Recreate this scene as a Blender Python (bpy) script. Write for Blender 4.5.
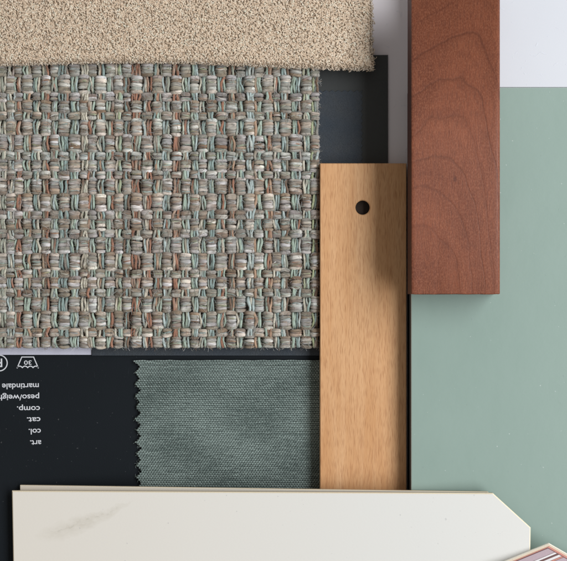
import bpy, bmesh, math, random
import numpy as np
from mathutils import Vector, Matrix

for o in list(bpy.data.objects):
    bpy.data.objects.remove(o)
random.seed(7)
rng = np.random.default_rng(7)
scene = bpy.context.scene
C = scene.collection

# ------------------------------------------------------------------ scale
S = 0.0004            # one plan unit = 0.4 mm
D = 1250.0            # camera height in plan units
CX, CY = 283.5, 280.5

# ------------------------------------------------------------------ camera
cam_d = bpy.data.cameras.new('camera')
cam = bpy.data.objects.new('camera', cam_d)
C.objects.link(cam)
cam.location = (0, 0, D * S)
cam_d.sensor_width = 36
cam_d.angle = 2 * math.atan(CX / D)
cam_d.clip_start = 0.01
cam_d.clip_end = 50
scene.camera = cam
scene.render.resolution_x = 1024
scene.render.resolution_y = 1013

# ------------------------------------------------------------------ world (room fill)
world = bpy.data.worlds.new('World')
scene.world = world
world.use_nodes = True
bg = world.node_tree.nodes['Background']
bg.inputs[0].default_value = (1.0, 0.955, 0.90, 1)
bg.inputs[1].default_value = 0.30

# ------------------------------------------------------------------ window light
def window_light(az, el, dist, sx, sy, power, col):
    ld = bpy.data.lights.new('window_light', 'AREA')
    ld.shape = 'RECTANGLE'
    ld.size = sx
    ld.size_y = sy
    ld.energy = power
    ld.color = col
    lo = bpy.data.objects.new('window_light', ld)
    C.objects.link(lo)
    a, e = math.radians(az), math.radians(el)
    d = Vector((math.cos(e) * math.cos(a), math.cos(e) * math.sin(a), math.sin(e)))
    lo.location = d * dist
    # local Y follows the table's north, local X tilts
    z = d
    y = (Vector((0, 1, 0)) - z * z.y).normalized()
    x = y.cross(z)
    lo.rotation_euler = Matrix((x, y, z)).transposed().to_euler()
    return lo
window_light(7, 49, 1.0, 0.42, 1.45, 14.6, (0.93, 0.965, 1.0))

vs = scene.view_settings
vs.view_transform = 'Standard'
vs.look = 'None'
vs.exposure = 0
vs.gamma = 1

# ------------------------------------------------------------------ helpers
def PW(px, py, z):
    """plan position -> world metres for a point at height z (plan units)"""
    k = (1 - z / D) * S
    return ((px - CX) * k, (CY - py) * k, z * S)

def toW(a, zref):
    a = np.asarray(a, float)
    k = (1 - zref / D) * S
    out = np.empty_like(a)
    out[..., 0] = (a[..., 0] - CX) * k
    out[..., 1] = (CY - a[..., 1]) * k
    out[..., 2] = a[..., 2] * S
    return out

def finish(name, me, mats, parent=None, base=None):
    """link a mesh; a top-level one gets its origin at its base"""
    if not isinstance(mats, (list, tuple)):
        mats = [mats]
    for m in mats:
        me.materials.append(m)
    o = bpy.data.objects.new(name, me)
    C.objects.link(o)
    if parent is not None:
        off = parent['_o']
        o.parent = parent
        me.transform(Matrix.Translation((-off[0], -off[1], -off[2])))
    else:
        n = len(me.vertices)
        co = np.empty(n * 3)
        me.vertices.foreach_get('co', co)
        co = co.reshape(-1, 3)
        c = (co.min(0) + co.max(0)) / 2
        c[2] = co[:, 2].min()
        me.transform(Matrix.Translation((-c[0], -c[1], -c[2])))
        o.location = c
        o['_o'] = [float(v) for v in c]
    return o

def empty(name, loc):
    o = bpy.data.objects.new(name, None)
    C.objects.link(o)
    o.location = loc
    o.empty_display_size = 0.005
    o['_o'] = [float(v) for v in loc]
    return o

def tag(o, label, cat, group=None):
    o['label'] = label
    o['category'] = cat
    if group:
        o['group'] = group

def np_mesh(name, verts, quads, cols=None, uvs=None, smooth=True):
    me = bpy.data.meshes.new(name)
    nv, nf = len(verts), len(quads)
    me.vertices.add(nv)
    me.vertices.foreach_set('co', np.ascontiguousarray(verts, dtype=np.float32).ravel())
    me.loops.add(nf * 4)
    me.loops.foreach_set('vertex_index', np.ascontiguousarray(quads, dtype=np.int32).ravel())
    me.polygons.add(nf)
    me.polygons.foreach_set('loop_start', np.arange(0, nf * 4, 4, dtype=np.int32))
    me.update(calc_edges=True)
    if smooth:
        me.polygons.foreach_set('use_smooth', np.ones(nf, dtype=bool))
    if cols is not None:
        at = me.color_attributes.new('yarn', 'FLOAT_COLOR', 'POINT')
        c4 = np.ones((nv, 4), dtype=np.float32)
        c4[:, :3] = cols
        at.data.foreach_set('color', c4.ravel())
    if uvs is not None:
        at = me.attributes.new('along', 'FLOAT_VECTOR', 'POINT')
        u3 = np.zeros((nv, 3), dtype=np.float32)
        u3[:, :uvs.shape[1]] = uvs
        at.data.foreach_set('vector', u3.ravel())
    me.validate()
    me.update()
    return me

class Tubes:
    """collects many tubes into one mesh (fast, numpy)"""
    def __init__(self):
        self.v, self.f, self.c, self.u, self.n = [], [], [], [], 0
    def add(self, path, rad, col, sides=6, flat=1.0, ref=(0, 0, 1), seed=0.0, close=True):
        p = np.asarray(path, float)
        n = len(p)
        r = np.broadcast_to(np.asarray(rad, float), (n,)).copy()
        if close:
            p = np.vstack([p[:1], p, p[-1:]])
            r = np.concatenate([[0.02], r, [0.02]])
            n += 2
        t = np.gradient(p, axis=0)
        t[0] = t[1] if n > 2 else t[0]
        t[-1] = t[-2]
        t /= np.linalg.norm(t, axis=1)[:, None] + 1e-9
        b = np.cross(t, np.asarray(ref, float))
        ln = np.linalg.norm(b, axis=1)[:, None]
        b = np.where(ln > 1e-4, b / (ln + 1e-9), np.array([1.0, 0, 0]))
        nn = np.cross(b, t)
        a = np.arange(sides) * 2 * np.pi / sides
        ring = (b[:, None, :] * np.cos(a)[None, :, None] + nn[:, None, :] * (np.sin(a) * flat)[None, :, None])
        v = p[:, None, :] + ring * r[:, None, None]
        i = np.arange(n - 1)[:, None] * sides
        j = np.arange(sides)[None, :]
        j2 = (j + 1) % sides
        q = np.stack([i + j, i + j2, i + sides + j2, i + sides + j], -1).reshape(-1, 4) + self.n
        seg = np.concatenate([[0], np.cumsum(np.linalg.norm(np.diff(p, axis=0), axis=1))])
        col = np.asarray(col, float)
        if col.ndim == 1:
            cc = np.broadcast_to(col, (n, sides, 3))
        else:
            if close:
                col = np.vstack([col[:1], col, col[-1:]])
            cc = np.broadcast_to(col[:, None, :], (n, sides, 3))
        u = np.empty((n, sides, 3))
        u[..., 0] = seg[:, None]
        u[..., 1] = np.cos(a)[None, :]*2 + seed * 7.13
        u[..., 2] = np.sin(a)[None, :]*2 + seed * 3.71
        self.v.append(v.reshape(-1, 3)); self.f.append(q)
        self.c.append(cc.reshape(-1, 3)); self.u.append(u.reshape(-1, 3))
        self.n += n * sides
    def mesh(self, name, zref):
        v = toW(np.vstack(self.v), zref)
        f = np.vstack(self.f)[:, ::-1]
        return np_mesh(name, v, f, np.vstack(self.c), np.vstack(self.u))

def slab(name, poly, z0, z1, mats, parent=None, cham=0.6, zf=None, jag=0.0, sub=0):
    """prism over a plan polygon with a chamfered top edge.
    material 0 = top, 1 = chamfer, 2 = sides.  zf(x, y) tilts it."""
    zr = z1
    n = len(poly)
    pts = [Vector((p[0], p[1])) for p in poly]
    area = sum(pts[i].x * pts[(i + 1) % n].y - pts[(i + 1) % n].x * pts[i].y for i in range(n))
    sgn = 1 if area > 0 else -1
    ins = []
    for i in range(n):
        a, b, c = pts[i - 1], pts[i], pts[(i + 1) % n]
        e1 = (b - a).normalized(); e2 = (c - b).normalized()
        n1 = Vector((-e1.y, e1.x)) * sgn; n2 = Vector((-e2.y, e2.x)) * sgn
        m = (n1 + n2)
        m = m / max(m.length_squared / 2, 0.3)
        ins.append(b + m * cham)
    bm = bmesh.new()
    def mk(p, z):
        dz = zf(p.x, p.y) if zf else 0
        k = (1 - (zr + dz) / D) * S
        return bm.verts.new(((p.x - CX) * k, (CY - p.y) * k, (z + dz) * S))
    lo = [mk(p, z0) for p in pts]
    mi = [mk(p, z1 - cham) for p in pts]
    up = [mk(p, z1) for p in ins]
    bm.faces.new(up).material_index = 0
    bm.faces.new(lo[::-1]).material_index = 2
    for i in range(n):
        j = (i + 1) % n
        bm.faces.new((lo[i], lo[j], mi[j], mi[i])).material_index = 2
        bm.faces.new((mi[i], mi[j], up[j], up[i])).material_index = 1
    bmesh.ops.recalc_face_normals(bm, faces=bm.faces)
    me = bpy.data.meshes.new(name)
    bm.to_mesh(me); bm.free()
    return finish(name, me, mats, parent)

def rect(x0, y0, x1, y1):
    return [(x0, y0), (x1, y0), (x1, y1), (x0, y1)]

# ------------------------------------------------------------------ node helpers
class NT:
    def __init__(self, name, rough=0.6, spec=0.3):
        self.m = bpy.data.materials.new(name)
        self.m.use_nodes = True
        self.t = self.m.node_tree
        self.b = self.t.nodes['Principled BSDF']
        self.b.inputs['Roughness'].default_value = rough
        self.b.inputs['Specular IOR Level'].default_value = spec
    def n(self, k, **kw):
        x = self.t.nodes.new(k)
        for a, v in kw.items():
            setattr(x, a, v)
        return x
    def l(self, a, b):
        self.t.links.new(a, b)
    def set(self, sock, v):
        if hasattr(v, 'is_output'):
            self.l(v, sock)
        else:
            sock.default_value = v
    def math(self, op, a, b=0.0, c=None, clamp=False):
        x = self.n('ShaderNodeMath', operation=op, use_clamp=clamp)
        self.set(x.inputs[0], a); self.set(x.inputs[1], b)
        if c is not None:
            self.set(x.inputs[2], c)
        return x.outputs[0]
    def plan(self, z=0.0):
        """world position in plan units as (x, y, z) with y downward"""
        g = self.n('ShaderNodeNewGeometry')
        k = 1 / ((1 - z / D) * S)
        mp = self.n('ShaderNodeMapping')
        mp.inputs['Scale'].default_value = (k, -k, 1 / S)
        mp.inputs['Location'].default_value = (CX, CY, 0)
        self.l(g.outputs['Position'], mp.inputs[0])
        return mp.outputs[0]
    def mapped(self, v, scale, loc=(0, 0, 0), rot=0.0):
        mp = self.n('ShaderNodeMapping')
        mp.inputs['Scale'].default_value = scale
        mp.inputs['Location'].default_value = loc
        mp.inputs['Rotation'].default_value = (0, 0, rot)
        self.l(v, mp.inputs[0])
        return mp.outputs[0]
    def noise(self, v, scale=1.0, detail=3.0, rough=0.55, dist=0.0):
        x = self.n('ShaderNodeTexNoise')
        self.l(v, x.inputs['Vector'])
        x.inputs['Scale'].default_value = scale
        x.inputs['Detail'].default_value = detail
        x.inputs['Roughness'].default_value = rough
        x.inputs['Distortion'].default_value = dist
        return x.outputs['Fac']
    def ramp(self, f, stops, interp='LINEAR'):
        x = self.n('ShaderNodeValToRGB')
        x.color_ramp.interpolation = interp
        el = x.color_ramp.elements
        while len(el) < len(stops):
            el.new(0.5)
        for e, (p, c) in zip(el, stops):
            e.position = p
            e.color = (c, c, c, 1) if isinstance(c, (int, float)) else (*c, 1)
        self.l(f, x.inputs[0])
        return x.outputs[0]
    def mix(self, f, a, b, mode='MIX'):
        x = self.n('ShaderNodeMix', data_type='RGBA', blend_type=mode)
        self.set(x.inputs[0], f)
        for s, v in ((x.inputs[6], a), (x.inputs[7], b)):
            if hasattr(v, 'is_output'):
                self.l(v, s)
            elif isinstance(v, (int, float)):
                s.default_value = (v, v, v, 1)
            else:
                s.default_value = (*v, 1)
        return x.outputs[2]
    def color(self, v):
        if hasattr(v, 'is_output'):
            self.l(v, self.b.inputs['Base Color'])
        else:
            self.b.inputs['Base Color'].default_value = (*v, 1)
    def bump(self, h, dist, strength=1.0):
        x = self.n('ShaderNodeBump')
        x.inputs['Strength'].default_value = strength
        x.inputs['Distance'].default_value = dist * S
        self.l(h, x.inputs['Height'])
        self.l(x.outputs[0], self.b.inputs['Normal'])
    def sep(self, v):
        x = self.n('ShaderNodeSeparateXYZ')
        self.l(v, x.inputs[0])
        return x.outputs

# ------------------------------------------------------------------ materials
def m_paper(name='white_embossed_paper', warm=None):
    t = NT(name, 0.75, 0.2)
    p = t.plan()
    big = t.noise(p, 0.012, 3)
    fine = t.noise(p, 0.9, 3)
    chips = t.ramp(t.noise(t.mapped(p, (1, 1, 1)), 0.11, 2.5, 0.5, 1.2), [(0.0, 0), (0.66, 0), (0.72, 1), (1, 1)])
    c = t.mix(big, (0.60, 0.612, 0.65), (0.65, 0.662, 0.695))
    if warm:
        c = t.mix(0.85, c, warm)
    c = t.mix(t.math('MULTIPLY', chips, 0.25), c, (0.60, 0.63, 0.70))
    t.color(c)
    h = t.math('ADD', t.math('MULTIPLY', fine, 0.25), chips)
    t.bump(h, 0.35, 0.35)
    return t.m

def m_black_card():
    t = NT('black_card', 0.6, 0.12)
    p = t.plan(1)
    big = t.noise(p, 0.01, 3)
    fine = t.noise(p, 1.1, 2)
    scr = t.ramp(t.noise(t.mapped(p, (0.35, 0.06, 1), rot=0.6), 1.0, 2), [(0, 0), (0.68, 0), (0.74, 1), (1, 1)])
    c = t.mix(big, (0.0075, 0.010, 0.0125), (0.0105, 0.0135, 0.017))
    c = t.mix(t.math('MULTIPLY', scr, 0.10), c, (0.06, 0.065, 0.075))
    dust = t.ramp(t.noise(p, 0.42, 1, 0.4), [(0, 0), (0.775, 0), (0.80, 1), (1, 1)])
    c = t.mix(t.math('MULTIPLY', dust, 0.28), c, (0.18, 0.18, 0.18))
    t.color(c)
    t.bump(fine, 0.25, 0.6)
    return t.m

def m_dark_card():
    t = NT('charcoal_card', 0.7, 0.25)
    p = t.plan(2)
    c = t.mix(t.noise(p, 0.03, 4), (0.042, 0.045, 0.045), (0.055, 0.058, 0.057))
    t.color(c)
    t.bump(t.noise(p, 1.3, 2), 0.3, 0.7)
    return t.m

def m_slate_cloth():
    t = NT('slate_blue_cloth', 0.9, 0.1)
    p = t.plan(3)
    x, y, z = t.sep(p)
    wx = t.math('SINE', t.math('MULTIPLY', x, 3.9))
    wy = t.math('SINE', t.math('MULTIPLY', y, 3.9))
    w = t.math('MULTIPLY', wx, wy)
    nz = t.noise(p, 0.8, 3)
    f = t.math('MULTIPLY_ADD', w, 0.25, nz, clamp=True)
    c = t.mix(f, (0.042, 0.047, 0.053), (0.086, 0.094, 0.103))
    c = t.mix(t.ramp(t.noise(p, 0.05, 4), [(0.3, 0), (0.7, 1)]), c, t.mix(0.5, c, (0.04, 0.055, 0.075)))
    t.color(c)
    t.bump(f, 0.8, 0.8)
    return t.m

def m_plain(name, c, rough=0.6, spec=0.3, grain=0.06, sc=0.7, bump=0.15):
    t = NT(name, rough, spec)
    p = t.plan()
    f = t.noise(p, sc, 3)
    t.color(t.mix(f, [v * (1 - grain) for v in c], [min(1, v * (1 + grain)) for v in c]))
    if bump:
        t.bump(f, bump)
    return t.m

def m_yarn(name, amt=0.55, sc=0.16, fib=1.5, rough=0.8):
    """yarn colour from the strand, fibres twisting along it"""
    t = NT(name, rough, 0.08)
    a = t.n('ShaderNodeAttribute', attribute_name='yarn')
    u = t.n('ShaderNodeAttribute', attribute_name='along')
    st = t.noise(t.mapped(u.outputs['Vector'], (sc, fib, fib)), 1.0, 4, 0.7, 0.6)
    g = t.ramp(st, [(0.28, 1 - amt), (0.5, 0.95), (0.72, 1 + amt)])
    c = t.mix(1.0, a.outputs['Color'], g, 'MULTIPLY')
    pale = t.ramp(st, [(0, 0), (0.63, 0), (0.78, 1), (1, 1)])
    c = t.mix(t.math('MULTIPLY', pale, 0.45 * amt), c, (0.72, 0.70, 0.67))
    t.color(c)
    t.bump(st, 1.0, 0.7)
    t.b.inputs['Sheen Weight'].default_value = 0.25
    t.b.inputs['Sheen Roughness'].default_value = 0.5
    return t.m

def m_beech():
    t = NT('beech_wood', 0.50, 0.3)
    p = t.plan(20)
    bands = t.ramp(t.noise(t.mapped(p, (0.085, 0.0055, 0.03)), 1.0, 4, 0.6, 0.6), [(0.3, 0), (0.7, 1)])
    fibre = t.noise(t.mapped(p, (1.1, 0.05, 0.2)), 1.0, 3, 0.6, 0.2)
    c = t.mix(bands, (0.585, 0.30, 0.130), (0.70, 0.415, 0.215))
    c = t.mix(t.math('MULTIPLY', fibre, 0.35), c, (0.50, 0.265, 0.12))
    # ray flecks: short dark lens shaped dashes
    wv = t.noise(t.mapped(p, (0.10, 0.05, 0.1)), 1.0, 2)
    wp = t.n('ShaderNodeCombineXYZ')
    t.l(t.math('MULTIPLY', wv, 3.5), wp.inputs[0])
    ad = t.n('ShaderNodeVectorMath', operation='ADD')
    t.l(p, ad.inputs[0]); t.l(wp.outputs[0], ad.inputs[1])
    p2 = ad.outputs[0]
    hair = t.noise(t.mapped(p2, (0.75, 0.028, 0.2)), 1.0, 2, 0.5)
    c = t.mix(t.math('MULTIPLY', t.ramp(hair, [(0.52, 0), (0.68, 1)]), 0.45), c, (0.44, 0.20, 0.085))
    q = t.mapped(p2, (0.85, 0.075, 0.2), rot=0.02)
    vor = t.n('ShaderNodeTexVoronoi')
    vor.inputs['Scale'].default_value = 1.0
    vor.inputs['Randomness'].default_value = 1.0
    t.l(q, vor.inputs['Vector'])
    fl = t.ramp(vor.outputs['Distance'], [(0.0, 1), (0.2, 0.8), (0.42, 0), (1, 0)])
    q2 = t.mapped(p2, (1.1, 0.12, 0.3), loc=(3.3, 1.7, 0), rot=-0.02)
    vor2 = t.n('ShaderNodeTexVoronoi')
    t.l(q2, vor2.inputs['Vector'])
    vor2.inputs['Scale'].default_value = 1.0
    fl2 = t.ramp(vor2.outputs['Distance'], [(0.0, 1), (0.18, 0.8), (0.36, 0), (1, 0)])
    c = t.mix(t.math('MULTIPLY', fl, 0.55), c, (0.36, 0.155, 0.06))
    c = t.mix(t.math('MULTIPLY', fl2, 0.35), c, (0.36, 0.155, 0.06))
    t.color(c)
    t.bump(t.math('SUBTRACT', fibre, t.math('MULTIPLY', fl, 0.5)), 0.3, 0.4)
    return t.m

def m_cherry():
    t = NT('red_brown_wood', 0.42, 0.28)
    p = t.plan(ZR)
    x, y, z = t.sep(p)
    wob = t.noise(t.mapped(p, (0.035, 0.022, 0.03)), 1.0, 1.5, 0.45)
    jit = t.noise(t.mapped(p, (0.5, 0.15, 0.1)), 1.0, 2, 0.5)
    xc = t.math('SUBTRACT', 470.0, t.math('MULTIPLY', y, 0.20))
    u = t.math('SUBTRACT', x, xc)
    ul = t.math('MAXIMUM', t.math('MULTIPLY', u, -1), 0.0)
    ur = t.math('MAXIMUM', u, 0.0)
    dl = t.math('MULTIPLY', t.math('MULTIPLY', ul, ul), 0.0125)
    dr = t.math('MULTIPLY', t.math('MULTIPLY', ur, ur), 0.026)
    g = t.math('SUBTRACT', y, t.math('ADD', dl, dr))
    g = t.math('ADD', g, t.math('MULTIPLY', t.math('SUBTRACT', wob, 0.5), 34.0))
    g = t.math('ADD', g, t.math('MULTIPLY', t.math('SUBTRACT', jit, 0.5), 2.2))
    gn = t.math('DIVIDE', t.math('ADD', g, 100.0), 400.0)
    stops = [(0.0, 0.0)]
    for L, s in ((-48, 0.45), (-6, 0.4), (34, 1.0), (77, 0.95), (117, 0.6), (152, 0.8), (189, 0.65), (226, 0.5)):
        c0 = (L + 100) / 400
        stops += [(c0 - 0.006, 0.04), (c0 - 0.0005, s), (c0 + 0.005, s * 0.30)]
    stops = stops[:31] + [(1.0, 0.0)]
    line = t.ramp(gn, stops)
    fibre = t.noise(t.mapped(p, (0.9, 0.10, 0.2)), 1.0, 4, 0.65, 0.1)
    fleck = t.noise(t.mapped(p, (0.8, 0.45, 0.2)), 1.0, 3, 0.7)
    cloud = t.ramp(t.noise(t.mapped(p, (0.03, 0.010, 0.02)), 1.0, 4), [(0.33, 0), (0.67, 1)])
    c = t.mix(cloud, (0.155, 0.045, 0.022), (0.270, 0.083, 0.040))
    c = t.mix(t.math('MULTIPLY', t.ramp(fleck, [(0.44, 0), (0.60, 1)]), 0.70), c, (0.335, 0.128, 0.070))
    c = t.mix(t.math('MULTIPLY', t.ramp(fibre, [(0.35, 1), (0.55, 0)]), 0.55), c, (0.11, 0.037, 0.022))
    c = t.mix(t.math('MULTIPLY', line, 0.62), c, (0.075, 0.026, 0.016))
    gv = t.n('ShaderNodeCombineXYZ')
    t.l(t.math('MULTIPLY', g, 0.05), gv.inputs[0])
    gb = t.noise(gv.outputs[0], 1.0, 4, 0.6)
    c = t.mix(t.math('MULTIPLY', t.ramp(gb, [(0.35, 0), (0.65, 1)]), 0.35), c, (0.12, 0.034, 0.019))
    # a small knot
    dx = t.math('SUBTRACT', x, 455.0); dy = t.math('MULTIPLY', t.math('SUBTRACT', y, 179.0), 0.6)
    rr = t.math('SQRT', t.math('ADD', t.math('MULTIPLY', dx, dx), t.math('MULTIPLY', dy, dy)))
    kn = t.ramp(t.math('DIVIDE', rr, 10.0), [(0, 1), (0.12, 0.8), (0.24, 0), (1, 0)])
    c = t.mix(t.math('MULTIPLY', kn, 0.6), c, (0.06, 0.02, 0.015))
    t.color(c)
    t.l(t.ramp(fibre, [(0.3, 0.55), (0.7, 0.38)]), t.b.inputs['Roughness'])
    t.bump(t.math('SUBTRACT', t.math('ADD', fibre, t.math('MULTIPLY', fleck, 0.5)), line), 0.35, 0.4)
    return t.m

def m_green_board():
    t = NT('sage_green_laminate', 0.36, 0.42)
    p = t.plan(30)
    big = t.noise(p, 0.008, 4, 0.5)
    c = t.mix(big, (0.235, 0.318, 0.276), (0.268, 0.352, 0.308))
    sp = t.ramp(t.noise(p, 0.22, 1, 0.3), [(0, 0), (0.765, 0), (0.80, 1), (1, 1)])
    c = t.mix(t.math('MULTIPLY', sp, 0.25), c, (0.20, 0.26, 0.24))
    pd = t.ramp(t.noise(t.mapped(p, (1, 1, 1), loc=(91, 17, 5)), 0.33, 1, 0.3), [(0, 0), (0.79, 0), (0.815, 1), (1, 1)])
    c = t.mix(t.math('MULTIPLY', pd, 0.5), c, (0.55, 0.60, 0.57))
    t.color(c)
    fine = t.math('ADD', t.noise(p, 0.8, 2), t.math('MULTIPLY', t.noise(p, 0.10, 2), 3.0))
    t.l(t.ramp(t.noise(t.mapped(p, (0.04, 0.015, 0.03), rot=0.5), 1.0, 5, 0.65), [(0.3, 0.50), (0.7, 0.33)]), t.b.inputs['Roughness'])
    t.bump(t.math('ADD', fine, t.math('MULTIPLY', sp, 1.0)), 0.06, 0.4)
    return t.m

def m_tile(tone=1.0, name='cream_stone_tile'):
    t = NT(name, 0.45, 0.35)
    p = t.plan(25)
    x, y, z = t.sep(p)
    # vein: soft streak rising to the right
    th = math.radians(-21.5)
    dx = t.math('SUBTRACT', x, 85.0); dy = t.math('SUBTRACT', y, 524.0)
    a = t.math('ADD', t.math('MULTIPLY', dx, math.cos(th)), t.math('MULTIPLY', dy, math.sin(th)))
    b = t.math('ADD', t.math('MULTIPLY', dx, -math.sin(th)), t.math('MULTIPLY', dy, math.cos(th)))
    b = t.math('ADD', b, t.math('MULTIPLY', t.math('SUBTRACT', t.noise(p, 0.06, 4, 0.6), 0.5), 13.0))
    b = t.math('ADD', b, t.math('MULTIPLY', t.math('MULTIPLY', a, a), 0.0016))
    ea = t.math('POWER', t.math('ABSOLUTE', t.math('DIVIDE', a, 56.0)), 2.0)
    wide = t.math('MAXIMUM', t.math('SUBTRACT', 9.5, t.math('MULTIPLY', a, 0.11)), 3.0)
    eb = t.math('POWER', t.math('ABSOLUTE', t.math('DIVIDE', b, wide)), 1.6)
    r = t.math('SUBTRACT', 1.0, t.math('ADD', ea, eb), clamp=True)
    brk = t.ramp(t.noise(t.mapped(p, (0.09, 0.2, 0.1), rot=0.35), 1.0, 5, 0.7), [(0.3, 0.25), (0.65, 1)])
    vein = t.math('MULTIPLY', r, brk)
    core = t.math('MULTIPLY', t.math('SUBTRACT', 1.0, t.math('ABSOLUTE', t.math('DIVIDE', t.math('ADD', b, 1.5), 1.3)), clamp=True),
                  t.math('MULTIPLY', t.math('SUBTRACT', 1.0, ea, clamp=True), t.ramp(t.noise(p, 0.16, 3), [(0.45, 0), (0.6, 1)])))
    big = t.noise(p, 0.007, 3)
    c = t.mix(big, (0.80, 0.745, 0.665), (0.825, 0.775, 0.695))
    window_cool = t.math('DIVIDE', x, 420.0, clamp=True)  # warm room light to cool window light, put into the colour
    c = t.mix(window_cool, c, (0.735, 0.725, 0.69))
    c = t.mix(t.math('MULTIPLY', vein, 0.6), c, (0.60, 0.55, 0.46))
    c = t.mix(t.math('MULTIPLY', core, 0.4), c, (0.46, 0.43, 0.36))
    c = t.mix(1.0, c, (tone, tone * 0.96, tone * 0.90) if tone < 1 else (1, 1, 1), 'MULTIPLY')
    sp = t.ramp(t.noise(p, 0.25, 1, 0.3), [(0, 0), (0.78, 0), (0.80, 1), (1, 1)])
    c = t.mix(t.math('MULTIPLY', sp, 0.4), c, (0.45, 0.45, 0.45))
    t.color(c)
    t.bump(t.noise(p, 0.5, 3), 0.08, 0.5)
    return t.m

# heights
ZG = 40.0       # top of green board
ZR = 75.0       # top of red wood block

M_paper = m_paper()
M_black = m_black_card()
M_dark = m_dark_card()
M_slate = m_slate_cloth()
M_print = m_plain('white_print', (0.62, 0.63, 0.66), 0.6)
M_label = m_plain('white_label_paper', (0.56, 0.56, 0.66), 0.7, grain=0.03)
M_beech = m_beech()
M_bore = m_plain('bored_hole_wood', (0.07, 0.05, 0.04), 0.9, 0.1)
M_cherry = m_cherry()
M_cherry_shaded = m_plain('red_wood_shaded_side', (0.075, 0.028, 0.022), 0.6)  # darker than the top: shade on the left side put into the colour
M_green = m_green_board()
M_green_edge = m_plain('board_lit_edge', (0.47, 0.55, 0.51), 0.5)  # paler green: light caught by the bevel, put into the colour
M_core = m_plain('board_core', (0.06, 0.058, 0.058), 0.8)
M_tile = m_tile()
M_tile_dim = m_tile(0.74, 'beige_stone_tile')
M_tile_edge = m_plain('tile_cream_edge', (0.84, 0.73, 0.54), 0.5)
M_tile_side = m_plain('tile_side', (0.50, 0.42, 0.31), 0.7, grain=0.12)

# ------------------------------------------------------------------ setting
def table():
    me = bpy.data.meshes.new('table_surface')
    w = 0.6
    me.from_pydata([(-w, -w, 0), (w, -w, 0), (w, w, 0), (-w, w, 0)], [], [(0, 1, 2, 3)])
    me.materials.append(m_paper('pale_lilac_tabletop', (0.80, 0.745, 0.77)))
    o = bpy.data.objects.new('table_surface', me)
    C.objects.link(o)
    o['kind'] = 'structure'
table()

# ------------------------------------------------------------------ black printed card
card = slab('printed_card', rect(-25, 64, 385.5, 620), 0.05, 1.0, [M_black] * 3, cham=0.2)
tag(card, 'black card with white upside-down washing symbols and text, at the lower left', 'card')

def text_obj(s, x, y, h, width, name='printed_text', rot=math.pi):
    cu = bpy.data.curves.new('t', 'FONT')
    cu.body = s
    cu.size = 1.0
    cu.resolution_u = 6
    cu.offset = 0.014
    ob = bpy.data.objects.new('t', cu)
    C.objects.link(ob)
    dg = bpy.context.evaluated_depsgraph_get()
    me = bpy.data.meshes.new_from_object(ob.evaluated_get(dg))
    bpy.data.objects.remove(ob)
    xs = [v.co.x for v in me.vertices]
    x0, x1 = min(xs), max(xs)
    sx = width / (x1 - x0)
    for v in me.vertices:
        lx, ly = (v.co.x - x0) * sx, v.co.y * h
        # text frame turned half round: runs to the left, its foot to the top
        c, s_ = math.cos(rot), math.sin(rot)
        px = x + lx * c - ly * s_
        py = y - (lx * s_ + ly * c)
        v.co = PW(px, py, 1.12)
    me.name = name
    return finish(name, me, M_print, card)

R0 = math.pi + 0.012
for s, x, y, w in (('art.', 41.2, 439.0, 11.2), ('col.', 40.8, 427.5, 12.2), ('cat.', 40.4, 416.0, 13.6),
                   ('comp.', 39.9, 404.9, 23.0), ('peso/weight', 39.2, 393.2, 44.5), ('martindale', 38.8, 382.0, 36.8)):
    text_obj(s, x, y + 1.3, 8.0, w, rot=R0)

def strokes(name, polys, w, closed):
    bm = bmesh.new()
    for pts, cl in zip(polys, closed):
        n = len(pts)
        P = [Vector(p) for p in pts]
        L, R_ = [], []
        for i in range(n):
            a = P[i - 1] if (i > 0 or cl) else P[i]
            b = P[(i + 1) % n] if (i < n - 1 or cl) else P[i]
            e1 = (P[i] - a).normalized() if (P[i] - a).length > 0 else (b - P[i]).normalized()
            e2 = (b - P[i]).normalized() if (b - P[i]).length > 0 else e1
            m = Vector((-(e1 + e2).y, (e1 + e2).x)).normalized()
            k = w / 2 / max(0.45, m.dot(Vector((-e1.y, e1.x))))
            L.append(bm.verts.new(PW(*(P[i] + m * k), 1.12)))
            R_.append(bm.verts.new(PW(*(P[i] - m * k), 1.12)))
        for i in range(n if cl else n - 1):
            j = (i + 1) % n
            bm.faces.new((L[i], L[j], R_[j], R_[i]))
    bmesh.ops.recalc_face_normals(bm, faces=bm.faces)
    for f in bm.faces:
        if f.normal.z < 0:
            f.normal_flip()
    me = bpy.data.meshes.new(name)
    bm.to_mesh(me); bm.free()
    return finish(name, me, M_print, card)

tub = [(17.0, 368.3), (21.8, 357.0), (33.6, 357.0), (38.4, 368.3)]
wave = []
for i in range(25):
    u = i / 24
    wave.append((17.0 + u * 21.4, 368.0 - 1.5 * abs(math.sin(u * math.pi * 4))**0.8 * (1 if 0 < u < 1 else 0) - (0.4)))
strokes('care_symbol', [tub, wave], 1.0, [False, False])
text_obj('30', 31.6, 360.5, 6.0, 7.6, 'care_symbol_number', rot=R0)
circ = [(-0.8 + 8.0 * math.cos(a), 363.0 + 7.9 * math.sin(a)) for a in np.linspace(0, 2 * math.pi, 48, endpoint=False)]
strokes('care_symbol', [circ], 1.1, [True])
text_obj('P', 2.2, 358.7, 12.0, 5.6, 'care_symbol_letter', rot=R0)

# ------------------------------------------------------------------ white label edge under the tweed
lab = slab('paper_label', rect(-20, 250, 91.5, 354.8), 1.05, 1.6, [M_label] * 3, cham=0.1)
tag(lab, 'thin white paper strip showing below the tweed at left, above the washing symbols', 'paper label')

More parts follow.
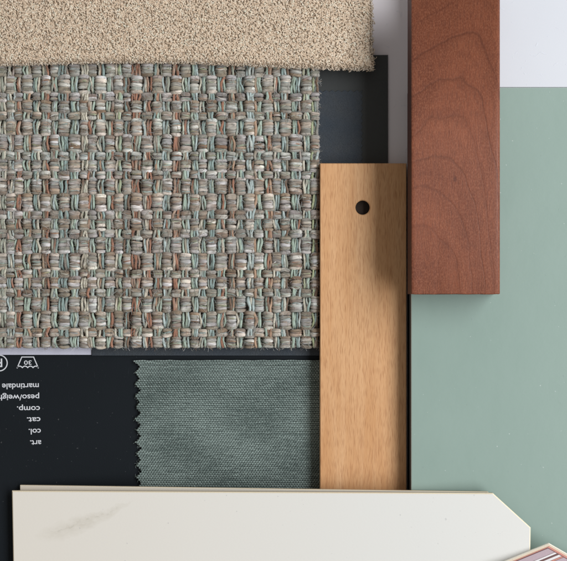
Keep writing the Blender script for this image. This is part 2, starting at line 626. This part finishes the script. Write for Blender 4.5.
# ------------------------------------------------------------------ dark card with slate cloth patch
dark = slab('swatch_card', rect(91.6, 55, 388, 350), 1.05, 2.2, [M_dark] * 3, cham=0.25)
tag(dark, 'charcoal card with slate blue cloth patch, between the tweed and the beech', 'card')

def pinked(x0, y0, x1, y1, sides, pitch=11.7, depth=2.6, jit=0.3):
    """rectangle outline, given sides toothed: any of 'l','r','t','b'"""
    out = []
    def run(a, b, tooth, nrm):
        L = math.hypot(b[0] - a[0], b[1] - a[1])
        if not tooth:
            out.append(a); return
        n = max(2, int(round(L / pitch)))
        for i in range(n):
            u = i / n
            out.append((a[0] + (b[0] - a[0]) * u - nrm[0] * 0, a[1] + (b[1] - a[1]) * u - nrm[1] * 0))
            u = (i + 0.5) / n
            d = depth + random.uniform(-jit, jit)
            out.append((a[0] + (b[0] - a[0]) * u + nrm[0] * d, a[1] + (b[1] - a[1]) * u + nrm[1] * d))
    run((x0, y0), (x1, y0), 't' in sides, (0, 1))
    run((x1, y0), (x1, y1), 'r' in sides, (-1, 0))
    run((x1, y1), (x0, y1), 'b' in sides, (0, -1))
    run((x0, y1), (x0, y0), 'l' in sides, (1, 0))
    return out
patch = slab('cloth_patch', pinked(91.8, 90, 363, 355.6, 'tr', 6.2, 2.0), 2.25, 3.0, [M_slate] * 3, parent=dark, cham=0.25)

# ------------------------------------------------------------------ woven tweed
def smooth_noise(n, step, amp=1.0):
    k = max(2, int(n / step) + 3)
    return np.interp(np.linspace(0, k - 1, n), np.arange(k), rng.normal(0, amp, k))

def tweed():
    T = Tubes()
    ZM = 9.5
    X0, X1 = -14.0, 319.0
    # warp columns
    cols = []
    x = X1 - 4.0
    seq_w = [7.8, 10.4, 10.8, 8.6, 8.2, 9.6, 9.0, 9.8]
    i = 0
    while x > X0 - 12:
        cols.append(x)
        x -= seq_w[i % 8] + rng.uniform(-0.9, 0.9)
        i += 1
    cols = np.array(cols[::-1])
    nc = len(cols)
    # weft picks
    hs = [17, 7.4, 11.6, 7.4, 15.6]
    picks, y = [], 17.0
    gi = 0
    while y < 347:
        h = hs[gi % 5]
        picks.append((y + h / 2, h))
        y += h
        gi += 1
        if y > 346:
            break
    rows = np.array([p[0] for p in picks])
    npk = len(picks)
    Y1 = y
    weft_pal = np.array([(0.25, 0.21, 0.165), (0.34, 0.325, 0.275), (0.84, 0.82, 0.78), (0.23, 0.155, 0.105),
                         (0.44, 0.43, 0.42), (0.42, 0.34, 0.26), (0.24, 0.215, 0.20), (0.46, 0.47, 0.45)])
    wprob = np.array([0.18, 0.17, 0.17, 0.12, 0.11, 0.10, 0.07, 0.08])
    wprob = wprob / wprob.sum()
    warp_pal = np.array([(0.29, 0.375, 0.35), (0.43, 0.52, 0.43), (0.38, 0.19, 0.125), (0.20, 0.13, 0.09),
                         (0.64, 0.59, 0.48), (0.48, 0.56, 0.54), (0.42, 0.46, 0.28), (0.47, 0.31, 0.21), (0.36, 0.37, 0.30)])
    pprob = np.array([0.23, 0.20, 0.11, 0.07, 0.12, 0.12, 0.03, 0.05, 0.07])
    pprob = pprob / pprob.sum()
    xs = np.arange(X0, X1 + 0.01, 0.85)
    phi = np.interp(xs, cols, np.arange(nc))
    coltone = rng.normal(1.0, 0.13, nc).clip(0.7, 1.25)
    for p, (yc, h) in enumerate(picks):
        bias = np.interp(phi, np.arange(nc), rng.normal(-0.10, 0.17, nc))
        ns = 5 if h > 14 else (4 if h > 10 else 2)
        r = h / ns / 2 * rng.uniform(1.08, 1.26)
        for s in range(ns):
            off = ((s + 0.5) / ns - 0.5) * h
            cph = np.cos(np.pi * (phi - p % 2))
            A = 4.1 if h > 14 else (3.7 if h > 10 else 3.1)
            over = np.tanh(2.2 * (cph + bias)) / np.tanh(2.2)
            z = ZM + A * over + rng.uniform(-0.35, 0.35) + smooth_noise(len(xs), 9, 0.35)
            # crown of the bundle is rounded
            z -= over.clip(0, 1) * (abs(off) / h * 2) ** 2 * 1.9
            sq = 1.0 + 0.05 * over
            yy = yc + off * sq + smooth_noise(len(xs), 11, 0.42) + np.sin(phi * 0.8 + p) * 0.15
            # each float of yarn bows a little in its own way
            bow = np.interp(phi, np.arange(nc), rng.normal(0, 0.45, nc))
            yy = yy + bow
            # turned-in edge at the right
            e = np.clip((xs - (X1 - 3.5)) / 3.5, 0, 1)
            z = z * (1 - e ** 2 * 0.45) + 4.0 * e ** 2 * 0.45
            rr = r * (1 + 0.13 * over + smooth_noise(len(xs), 8, 0.07))
            a = weft_pal[rng.choice(8, p=wprob, size=nc + 2)]
            col = np.stack([np.interp(phi, np.arange(nc + 2) - 0.5, a[:, k]) for k in range(3)], 1)
            base = weft_pal[rng.choice(8, p=wprob)]
            col = col * np.interp(phi, np.arange(nc), coltone)[:, None]
            col = col * 0.72 + base * 0.28
            tint = [(1.0, 0.97, 0.92), (0.97, 1.0, 0.98), (1.0, 0.97, 1.0), (1.08, 0.97, 0.88)][rng.integers(4)]
            col = np.clip(col * np.array(tint) * 1.02, 0, 0.85)
            T.add(np.stack([xs, yy, z], 1), rr, col, sides=8, flat=0.9, seed=rng.uniform(0, 99))
    # single coloured plies lying in the weft bundles
    for p, (yc, h) in enumerate(picks):
        for s in range(3 if h > 14 else 2 if h > 10 else 1):
            cph = np.cos(np.pi * (phi - p % 2))
            over = np.tanh(2.2 * (cph - 0.1)) / np.tanh(2.2)
            off = rng.uniform(-0.38, 0.38) * h
            yy = yc + off + smooth_noise(len(xs), 7, 0.7)
            A = 4.1 if h > 14 else (3.7 if h > 10 else 3.1)
            rr0 = h / (5 if h > 14 else 4 if h > 10 else 2) / 2 * 1.16
            z = ZM + A * over + rr0 * 0.86 - over.clip(0, 1) * (np.abs(yy - yc) / h * 2) ** 2 * 2.3 + smooth_noise(len(xs), 6, 0.45)
            a = np.vstack([warp_pal, weft_pal])[rng.integers(0, 17, nc + 2)]
            col = np.stack([np.interp(phi, np.arange(nc + 2) - 0.5, a[:, k]) for k in range(3)], 1)
            T.add(np.stack([xs, yy, z], 1), 0.62 + smooth_noise(len(xs), 6, 0.1), col, sides=6, flat=0.7, seed=rng.uniform(0, 99))
    ys = np.arange(17.5, Y1 + 0.1, 0.85)
    psi = np.interp(ys, rows, np.arange(npk))
    for k in range(nc):
        gap = (cols[k + 1] - cols[k - 1]) / 2 if 0 < k < nc - 1 else 9
        ns = 4 if gap > 9.8 else 3
        fam = warp_pal[rng.choice(9, p=pprob)]
        for s in range(ns):
            off = (s - (ns - 1) / 2) * 2.1 + rng.uniform(-0.6, 0.6)
            cph = -np.cos(np.pi * (psi - k % 2))
            z = ZM + 0.4 + 2.9 * np.tanh(2.0 * cph) + smooth_noise(len(ys), 7, 0.6)
            xx = cols[k] + off + smooth_noise(len(ys), 8, 0.62) + 0.5 * np.sin(ys / rng.uniform(2.2, 5.0) + rng.uniform(0, 6))
            # last threads dip round the bottom edge
            e = np.clip((ys - (Y1 - 2.5)) / 2.5, 0, 1)
            z = z * (1 - 0.4 * e) + 4 * 0.4 * e
            main = fam if rng.random() < 0.3 else warp_pal[rng.choice(9, p=pprob)]
            alt = warp_pal[rng.choice(9, p=pprob)]
            m = np.clip(smooth_noise(len(ys), 26, 0.6), 0, 1)[:, None]
            col = main * (1 - m) + alt * m
            T.add(np.stack([xx, ys, z], 1), rng.uniform(1.0, 1.5) + smooth_noise(len(ys), 6, 0.12), col, sides=6, seed=rng.uniform(0, 99))
    # loose fibres
    for _ in range(6500):
        px, py = rng.uniform(X0, X1), rng.uniform(55, Y1)
        a = rng.choice([0.0, math.pi / 2]) + rng.normal(0, 0.5)
        L = rng.uniform(3, 9)
        t = np.linspace(-0.5, 0.5, 7)
        bend = rng.normal(0, 0.35) * L
        x = px + np.cos(a) * t * L - np.sin(a) * (t * t) * bend
        yv = py + np.sin(a) * t * L + np.cos(a) * (t * t) * bend
        z = ZM + rng.uniform(3.5, 5.6) + rng.uniform(0.2, 0.9) * (1 - 4 * t * t)
        c = weft_pal[rng.choice(8)] * 1.2 if rng.random() < 0.6 else warp_pal[rng.choice(9)]
        T.add(np.stack([x, yv, z], 1), 0.13, np.clip(c, 0, 0.75), sides=3, close=False)
    # hairs along the two cut edges
    for _ in range(340):
        t = np.linspace(0, 1, 6)
        L = rng.uniform(1.5, 5.0)
        if rng.random() < 0.55:
            px, py, a = rng.uniform(0, X1), Y1 - 1, math.pi / 2 + rng.normal(0, 0.8)
        else:
            px, py, a = X1 - 1, rng.uniform(70, Y1), rng.normal(0, 0.8)
        b = rng.normal(0, 0.6)
        x = px + np.cos(a + b * t) * t * L
        yv = py + np.sin(a + b * t) * t * L
        z = ZM + rng.uniform(-4, 2) - t * 1.0
        T.add(np.stack([x, yv, z], 1), 0.14, weft_pal[rng.choice(8)] * 1.2, sides=3, close=False)
    # backing layer hidden below the yarns
    me = T.mesh('tweed_swatch', 14.0)
    o = finish('tweed_swatch', me, [m_yarn('tweed_yarn', 0.85, 0.13, 2.3)])
    tag(o, 'thick chunky woven tweed swatch in grey, teal and rust yarns', 'fabric swatch')
    b = slab('backing', rect(-12, 60, X1 - 3, Y1 - 3), 3.2, 6.0, [m_plain('tweed_backing', (0.14, 0.125, 0.11), 0.9)] * 3, parent=o, cham=0.4)
tweed()

# ------------------------------------------------------------------ beige boucle
def boucle():
    def edge_y(x):
        return 63.3 - 2.6 * np.exp(-((x - 45) / 45.0) ** 2) * 0 + 1.5 * np.sin(x / 58.0 + 2.4) + np.clip((x - 200) / 170, 0, 1) * 3.6
    def edge_x(y):
        return 371.5 + 2.2 * np.clip((y - 20) / 45, 0, 1) + 0.8 * np.sin(y / 9.0)
    def top(x, y):
        e = np.minimum(edge_y(x) - y, edge_x(y) - x)
        roll = np.sqrt(np.clip(1 - (1 - np.clip(e / 7.0, 0, 1)) ** 2, 0, 1))
        sag = np.clip((x - 322) / 50, 0, 1) ** 1.5 * 6.0
        ripple = 0.8 * np.sin(x / 37.0) * np.sin(y / 19.0)
        return 17.0 - sag + 8.0 * roll + ripple
    # body
    gx = np.linspace(-20, 374, 240)
    n = 60
    V = []
    for x in gx:
        ye = edge_y(x) - 1.2
        V.append(np.stack([np.full(n, x), np.linspace(-30, ye, n), np.zeros(n)], 1))
    V = np.array(V)
    V[..., 0] = np.minimum(V[..., 0], edge_x(V[..., 1]) - 1.2)
    V[..., 2] = top(V[..., 0], V[..., 1]) - 1.7
    Lo = V.copy()
    Lo[..., 2] = 16.2 - np.clip((V[..., 0] - 322) / 50, 0, 1) ** 1.5 * 6.0
    G, N = V.shape[:2]
    idx = np.arange(G * N).reshape(G, N)
    def grid(ix, flip):
        q = np.stack([ix[:-1, :-1], ix[:-1, 1:], ix[1:, 1:], ix[1:, :-1]], -1).reshape(-1, 4)
        return q[:, ::-1] if flip else q
    off = G * N
    faces = [grid(idx, False), grid(idx + off, True)]
    ring = np.concatenate([idx[:, 0], idx[-1, 1:], idx[-2::-1, -1], idx[0, -2:0:-1]])
    r2 = np.roll(ring, -1)
    faces.append(np.stack([ring, r2, r2 + off, ring + off], -1))
    me = np_mesh('backing', toW(np.vstack([V.reshape(-1, 3), Lo.reshape(-1, 3)]), 23.0), np.vstack(faces))
    T = Tubes()
    pal = np.array([(0.76, 0.625, 0.485), (0.80, 0.68, 0.545), (0.70, 0.56, 0.42), (0.83, 0.74, 0.62), (0.64, 0.51, 0.38), (0.48, 0.36, 0.25)])
    pr = [0.27, 0.26, 0.2, 0.12, 0.1, 0.05]
    NCURL = 23000
    xs = rng.uniform(-12, 374, NCURL)
    ys = rng.uniform(-14, 70, NCURL)
    for x, y in zip(xs, ys):
        e = min(edge_y(x) - y, edge_x(y) - x)
        if e < -0.2:
            continue
        a = rng.normal(0.5, 0.9) + (math.pi if rng.random() < 0.5 else 0)
        L = rng.uniform(1.2, 2.7)
        curl = rng.normal(0, 1.5)
        t = np.linspace(-0.5, 0.5, 6)
        ang = a + curl * t
        stp = L / 5
        px = x + np.cumsum(np.cos(ang)) * stp
        py = y + np.cumsum(np.sin(ang)) * stp
        px -= px.mean() - x; py -= py.mean() - y
        hgt = top(np.clip(px, -30, 372), np.minimum(py, edge_y(px)))
        z = hgt - 1.0 + rng.uniform(-0.4, 0.25) + (1 - 4 * t * t) * rng.uniform(0.3, 0.8)
        if e < 3:
            z = z - rng.uniform(0, 5) * (1 - e / 3)
        c = pal[rng.choice(6, p=pr)] * np.array([1.03, 0.99, 0.95]) * rng.uniform(0.95, 1.1)
        T.add(np.stack([px, py, z], 1), rng.uniform(0.50, 0.75), np.clip(c, 0, 0.85), sides=5, ref=(0.05, 0.03, 1), seed=rng.uniform(0, 99))
    # frayed edge curls
    for _ in range(900):
        if rng.random() < 0.78:
            x = rng.uniform(-5, 373); y = edge_y(x); a = math.pi / 2
        else:
            y = rng.uniform(-5, 66); x = edge_x(y); a = 0.0
        far = 1.0 + 1.5 * np.clip((x - 280) / 90, 0, 1) * rng.random()
        a += rng.normal(0, 0.9)
        L = rng.uniform(0.8, 2.2) * far
        t = np.linspace(0, 1, 6)
        b = rng.normal(0, 1.4)
        px = x - np.cos(a) * 0.8 + np.cos(a + b * t) * t * L
        py = y - np.sin(a) * 0.8 + np.sin(a + b * t) * t * L
        sag = np.clip((x - 322) / 50, 0, 1) ** 1.5 * 6.0
        z = 17.5 - sag + rng.uniform(0, 5) - t * 0.6
        T.add(np.stack([px, py, z], 1), rng.uniform(0.3, 0.6), pal[rng.choice(5)], sides=5, seed=rng.uniform(0, 99))
    o = finish('boucle_swatch', T.mesh('boucle_swatch', 23.0), [m_yarn('boucle_yarn', 0.3, 0.4, 1.0, 0.9)])
    tag(o, 'beige nubbly boucle fabric swatch across the top, lying over the tweed', 'fabric swatch')
    finish('backing', me, m_plain('boucle_backing', (0.58, 0.47, 0.35), 0.95, 0.1), o)
boucle()

# ------------------------------------------------------------------ grey-green pinked fabric
def green_cloth():
    T = Tubes()
    X1, Y0, Y1 = 330.0, 360.5, 506.0
    pitch = 11.6
    def left(y):
        u = ((y - 361) / pitch) % 1.0
        tri = np.abs(u - 0.5) * 2       # 1 at the tips
        return 134.2 + (1 - tri) ** 0.9 * 5.6 + (y - 361) * 0.018 + 0.5 * np.sin(y * 0.31)
    def hgt(x, y):
        h = 3.2 + 0.5 * np.sin(x / 31.0 + y / 47.0) + 0.35 * np.sin(y / 13.0 + x / 90.0)
        h = h + 1.8 * np.exp(-((y - 362.5) / 2.6) ** 2) - 0.9 * np.exp(-((y - 365.6) / 0.9) ** 2) + 0.7 * np.exp(-((y - 367.8) / 1.3) ** 2)
        return h
    A = 0.55
    pw, pf = 1.35, 2.0
    base = np.array((0.120, 0.162, 0.148))
    pale = np.array((0.335, 0.41, 0.38))
    nx = int((X1 - 134) / pw)
    def cloud(x, y):
        return 0.5 + 0.25 * np.sin(x / 17.0 + 2 * np.sin(y / 29.0)) + 0.25 * np.sin(y / 11.0 + 1.5 * np.sin(x / 23.0))
    # warp (vertical) threads
    for i in range(nx):
        x = 135.0 + i * pw
        ys = np.arange(Y0, Y1, 0.45)
        xx = x + smooth_noise(len(ys), 12, 0.10) + (ys - 420) * 0.015
        z = hgt(xx, ys) + A * np.sin(np.pi * (ys / pf + i))
        ok = xx > left(ys)
        c = base * (0.85 + 0.3 * rng.random())
        brk = np.flatnonzero(np.diff(ok.astype(int))) + 1
        for seg in np.split(np.arange(len(ys)), brk):
            if len(seg) > 3 and ok[seg[0]]:
                m = (0.25 * cloud(xx[seg], ys[seg]))[:, None]
                T.add(np.stack([xx[seg], ys[seg], z[seg]], 1), 0.62, c * (1 - m) + pale * m, sides=5, flat=0.8, seed=rng.uniform(0, 99))
    j = 0
    y = Y0 + 0.4
    while y < Y1:
        x0 = float(left(np.array(y))) - rng.uniform(-0.1, 0.3)
        xs = np.arange(x0, X1, 0.34)
        yy = y + smooth_noise(len(xs), 16, 0.16)
        z = hgt(xs, yy) - A * 1.15 * np.sin(np.pi * ((xs - 135.0) / pw + 0.5 + j)) * 1.0
        m = np.clip(0.35 + 0.55 * cloud(xs, yy) + smooth_noise(len(xs), 5, 0.18) + rng.normal(0, 0.10), 0, 1)[:, None]
        wear = smooth_noise(len(xs), 22, 0.16)[:, None]
        m = np.clip(m + wear + (0.4 if abs(y - 367.6) < 1.1 else 0), 0, 1)
        T.add(np.stack([xs, yy, z], 1), 0.80, base * (1 - m) + pale * m, sides=5, flat=0.85, seed=rng.uniform(0, 99))
        y += pf + rng.normal(0, 0.05)
        j += 1
    # lint on the toothed edge
    for _ in range(90):
        y = rng.uniform(Y0, 500)
        x = float(left(np.array(y)))
        a = math.pi + rng.normal(0, 0.7)
        L = rng.uniform(0.8, 3.4)
        t = np.linspace(0, 1, 5)
        b = rng.normal(0, 0.8)
        T.add(np.stack([x + np.cos(a + b * t) * t * L, y + np.sin(a + b * t) * t * L, 2.8 - t * 0.6], 1), 0.14, pale, sides=3, close=False)
    for _ in range(420):
        x, y = rng.uniform(142, 320), rng.uniform(362, 490)
        a = rng.uniform(0, 6.28); L = rng.uniform(1.5, 5)
        t = np.linspace(-0.5, 0.5, 5); b = rng.normal(0, 1.0)
        px = x + np.cos(a + b * t) * t * L; py = y + np.sin(a + b * t) * t * L
        T.add(np.stack([px, py, hgt(px, py) + 1.3], 1), 0.12, pale * 1.2, sides=3, close=False)
    o = finish('cotton_swatch', T.mesh('cotton_swatch', 4.0), [m_yarn('cotton_yarn', 0.3, 0.3, 0.8, 0.9)])
    tag(o, 'plain grey-green cotton swatch with zigzag pinked left edge, left of the beech', 'fabric swatch')
green_cloth()

# ------------------------------------------------------------------ beech block with a hole
def beech():
    z0, z1 = 3.05, 20.0
    bm = bmesh.new()
    x0, y0, x1, y1 = 320.0, 163.3, 406.6, 575.0
    hc = (362.6, 207.6); hr = 7.1; n = 64
    def ring(r, z, depth_ref=z1):
        return [bm.verts.new((*PW(hc[0] + r * math.cos(a), hc[1] + r * math.sin(a), depth_ref)[:2], z * S))
                for a in (2 * math.pi * i / n for i in range(n))]
    sq = 20.0
    def sqring(z):
        out = []
        for i in range(n):
            a = 2 * math.pi * i / n
            c, s = math.cos(a), math.sin(a)
            k = sq / max(abs(c), abs(s))
            out.append(bm.verts.new((*PW(hc[0] + k * c, hc[1] + k * s, z1)[:2], z * S)))
        return out
    ra, rb = ring(hr + 0.9, z1), ring(hr, z1 - 0.9)
    rc = ring(hr, z1 - 10.0)
    so = sqring(z1)
    for i in range(n):
        j = (i + 1) % n
        bm.faces.new((so[i], so[j], ra[j], ra[i]))
        bm.faces.new((ra[i], ra[j], rb[j], rb[i]))
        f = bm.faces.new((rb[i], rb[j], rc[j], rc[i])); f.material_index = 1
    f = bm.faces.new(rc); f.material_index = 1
    ch = 0.7
    def corner(dx, z, X=None):
        return [bm.verts.new((*PW(x, y, z1)[:2], z * S)) for x, y in
                ((x0 + dx, y0 + dx), (x1 - dx, y0 + dx), (x1 - dx, y1 - dx), (x0 + dx, y1 - dx))]
    up, mi, lo = corner(ch, z1), corner(0, z1 - ch), corner(0, z0)
    for i in range(4):
        j = (i + 1) % 4
        bm.faces.new((lo[i], lo[j], mi[j], mi[i]))
        bm.faces.new((mi[i], mi[j], up[j], up[i]))
    bm.faces.new(lo)
    # top surface around the square ring: corners of the ring are at odd eighths
    q = n // 8
    cidx = [5 * q, 7 * q, q, 3 * q]   # plan: (-,-), (+,-), (+,+), (-,+)
    for k in range(4):
        a, b = cidx[k], cidx[(k + 1) % 4]
        seq = [a]
        while seq[-1] != b:
            seq.append((seq[-1] + 1) % n)
        bm.faces.new([up[(k + 1) % 4], up[k]] + [so[s] for s in seq])
    bmesh.ops.recalc_face_normals(bm, faces=bm.faces)
    me = bpy.data.meshes.new('beech_block')
    bm.to_mesh(me); bm.free()
    o = finish('beech_block', me, [M_beech, M_bore])
    tag(o, 'pale beech wood strip with a small round drilled hole near its top', 'wood sample')
beech()

# ------------------------------------------------------------------ green board
board = slab('green_board', rect(411.2, 87.6, 640, 640), ZG - 2.6, ZG, [M_green, M_green_edge, M_green_edge], cham=0.55)
tag(board, 'smooth sage green laminate board at the right, under the red-brown wood', 'board sample')
slab('board_core', rect(411.2, 87.9, 638, 638), 0.05, ZG - 2.65, [M_core] * 3, parent=board, cham=0.05)

# ------------------------------------------------------------------ white board behind the green one
wpan = slab('white_board', rect(424, -90, 640, 87.2), 0.05, ZG - 0.25, [M_paper] * 3, cham=0.35)
tag(wpan, 'white board with faint embossed marks, above the green board at top right', 'board sample')

# ------------------------------------------------------------------ red-brown wood
def cherry():
    bm = bmesh.new()
    nb = 56
    x0, x1, y0, y1 = 411.3, 500.4, -10.0, 294.2
    z0, z1 = ZG + 0.1, ZR
    # left edge sharp, right edge gently rounded, sawn lower end slightly ragged
    prof = [(x0, z0), (x0, z1 - 1.0), (x0 + 0.5, z1 - 0.3), (x0 + 1.2, z1)]
    for i in range(1, 30):
        prof.append((x0 + 1.2 + (x1 - 4.4 - x0 - 1.2) * i / 30, z1))
    for i in range(8):
        a = math.pi / 2 * (1 - i / 7)
        prof.append((x1 - 4.2 + 4.2 * math.cos(a), z1 - 3.0 + 3.0 * math.sin(a)))
    prof.append((x1, z0))
    k = (1 - z1 / D) * S
    def P(x, y, z):
        return ((x - CX) * k, (CY - y) * k, z * S)
    rag = [random.uniform(-0.35, 0.35) for _ in prof]
    rows = []
    for yy, dz, dr in ((y0, 0, 0), (y1 - 1.0, 0, 0), (y1 - 0.2, -0.5, 1), (y1, -1.4, 1)):
        rows.append([bm.verts.new(P(x, yy + rag[i] * dr, z + (dz if z > z0 + 1 else 0))) for i, (x, z) in enumerate(prof)])
    for a, b in zip(rows[:-1], rows[1:]):
        for i in range(len(prof) - 1):
            f = bm.faces.new((a[i], a[i + 1], b[i + 1], b[i]))
            f.smooth = True
            if i == 0:
                f.material_index = 1
                f.smooth = False
        f = bm.faces.new((a[-1], a[0], b[0], b[-1])); f.material_index = 1
    bm.faces.new(rows[0]).material_index = 1
    bm.faces.new(rows[-1][::-1]).material_index = 1
    bmesh.ops.recalc_face_normals(bm, faces=bm.faces)
    me = bpy.data.meshes.new('red_wood_block')
    bm.to_mesh(me); bm.free()
    o = finish('red_wood_block', me, [M_cherry, M_cherry_shaded])
    tag(o, 'red-brown stained wood block with arched grain, lying on the green board', 'wood sample')
cherry()

# ------------------------------------------------------------------ cream tiles
TH = 4.0
def tilt(z_l, z_r):
    # rests on the black card at its left end and on the board near x = 411
    return lambda x, y: z_l + (z_r - z_l) * (x - 12) / (530 - 12)
lo_t = slab('cream_tile', [(20.0, 485.2), (488, 491.8), (524, 528), (523, 640), (20.8, 640)], 0, TH,
            [M_tile_dim, M_tile_edge, M_tile_side], cham=0.4, zf=tilt(2.2, 51.9))
tag(lo_t, 'beige tile mostly hidden, its top left corner peeking out beneath the white tile', 'tile sample')
up_t = slab('cream_tile', [(11.8, 490.8), (493.0, 493.2), (530.8, 527.6), (529.0, 640), (14.5, 640)], 0, TH,
            [M_tile, M_tile_edge, M_tile_side], cham=1.0, zf=tilt(7.0, 56.8))
tag(up_t, 'large white cream tile with clipped right corner and faint grey vein, uppermost of the two', 'tile sample')

# ------------------------------------------------------------------ striped chip, bottom right
def striped():
    A = (549.0, 543.2)
    dl = Vector((-0.925, 0.38)).normalized()
    dr = Vector((0.87, 0.50)).normalized()
    z = 65.0
    def pt(a, b):
        return (A[0] + dl.x * a + dr.x * b, A[1] + dl.y * a + dr.y * b)
    def par(a0, a1, b0, b1):
        return [pt(a0, b0), pt(a1, b0), pt(a1, b1), pt(a0, b1)]
    cm = m_plain('chip_cream', (0.66, 0.55, 0.42), 0.5)
    ce = m_plain('chip_pale_edge', (0.80, 0.76, 0.66), 0.5)
    cp = m_plain('chip_pink', (0.56, 0.25, 0.20), 0.5)
    cb = m_plain('chip_brown', (0.17, 0.085, 0.08), 0.6)
    cl = m_plain('chip_lilac', (0.44, 0.34, 0.37), 0.5, grain=0.1, sc=1.5)
    cw = m_plain('chip_white', (0.72, 0.68, 0.68), 0.5)
    o = slab('striped_chip', par(0, 120, 0, 90), z - 3, z, [cm, ce, ce], cham=0.7)
    tag(o, 'cream chip with pink border and lilac, white and dark stripes, bottom right corner', 'sample chip')
    slab('border', par(3.2, 118, 3.6, 88), z + 0.02, z + 0.5, [cp] * 3, parent=o, cham=0.1)
    slab('border', par(5.4, 118, 4.6, 88), z + 0.52, z + 0.7, [cb] * 3, parent=o, cham=0.05)
    b = 5.6
    for w, m, nm in ((8.0, cl, 'stripe'), (2.6, cw, 'stripe'), (2.0, cb, 'stripe'), (3.4, cw, 'stripe'), (2.0, cp, 'stripe'), (6, cl, 'stripe'), (2, cb, 'stripe'), (9, cw, 'stripe')):
        slab(nm, par(6.4, 118, b, b + w - 0.35), z + 0.72, z + 1.3, [m] * 3, parent=o, cham=0.15)
        b += w
striped()

for o in bpy.data.objects:
    if '_o' in o.keys():
        del o['_o']
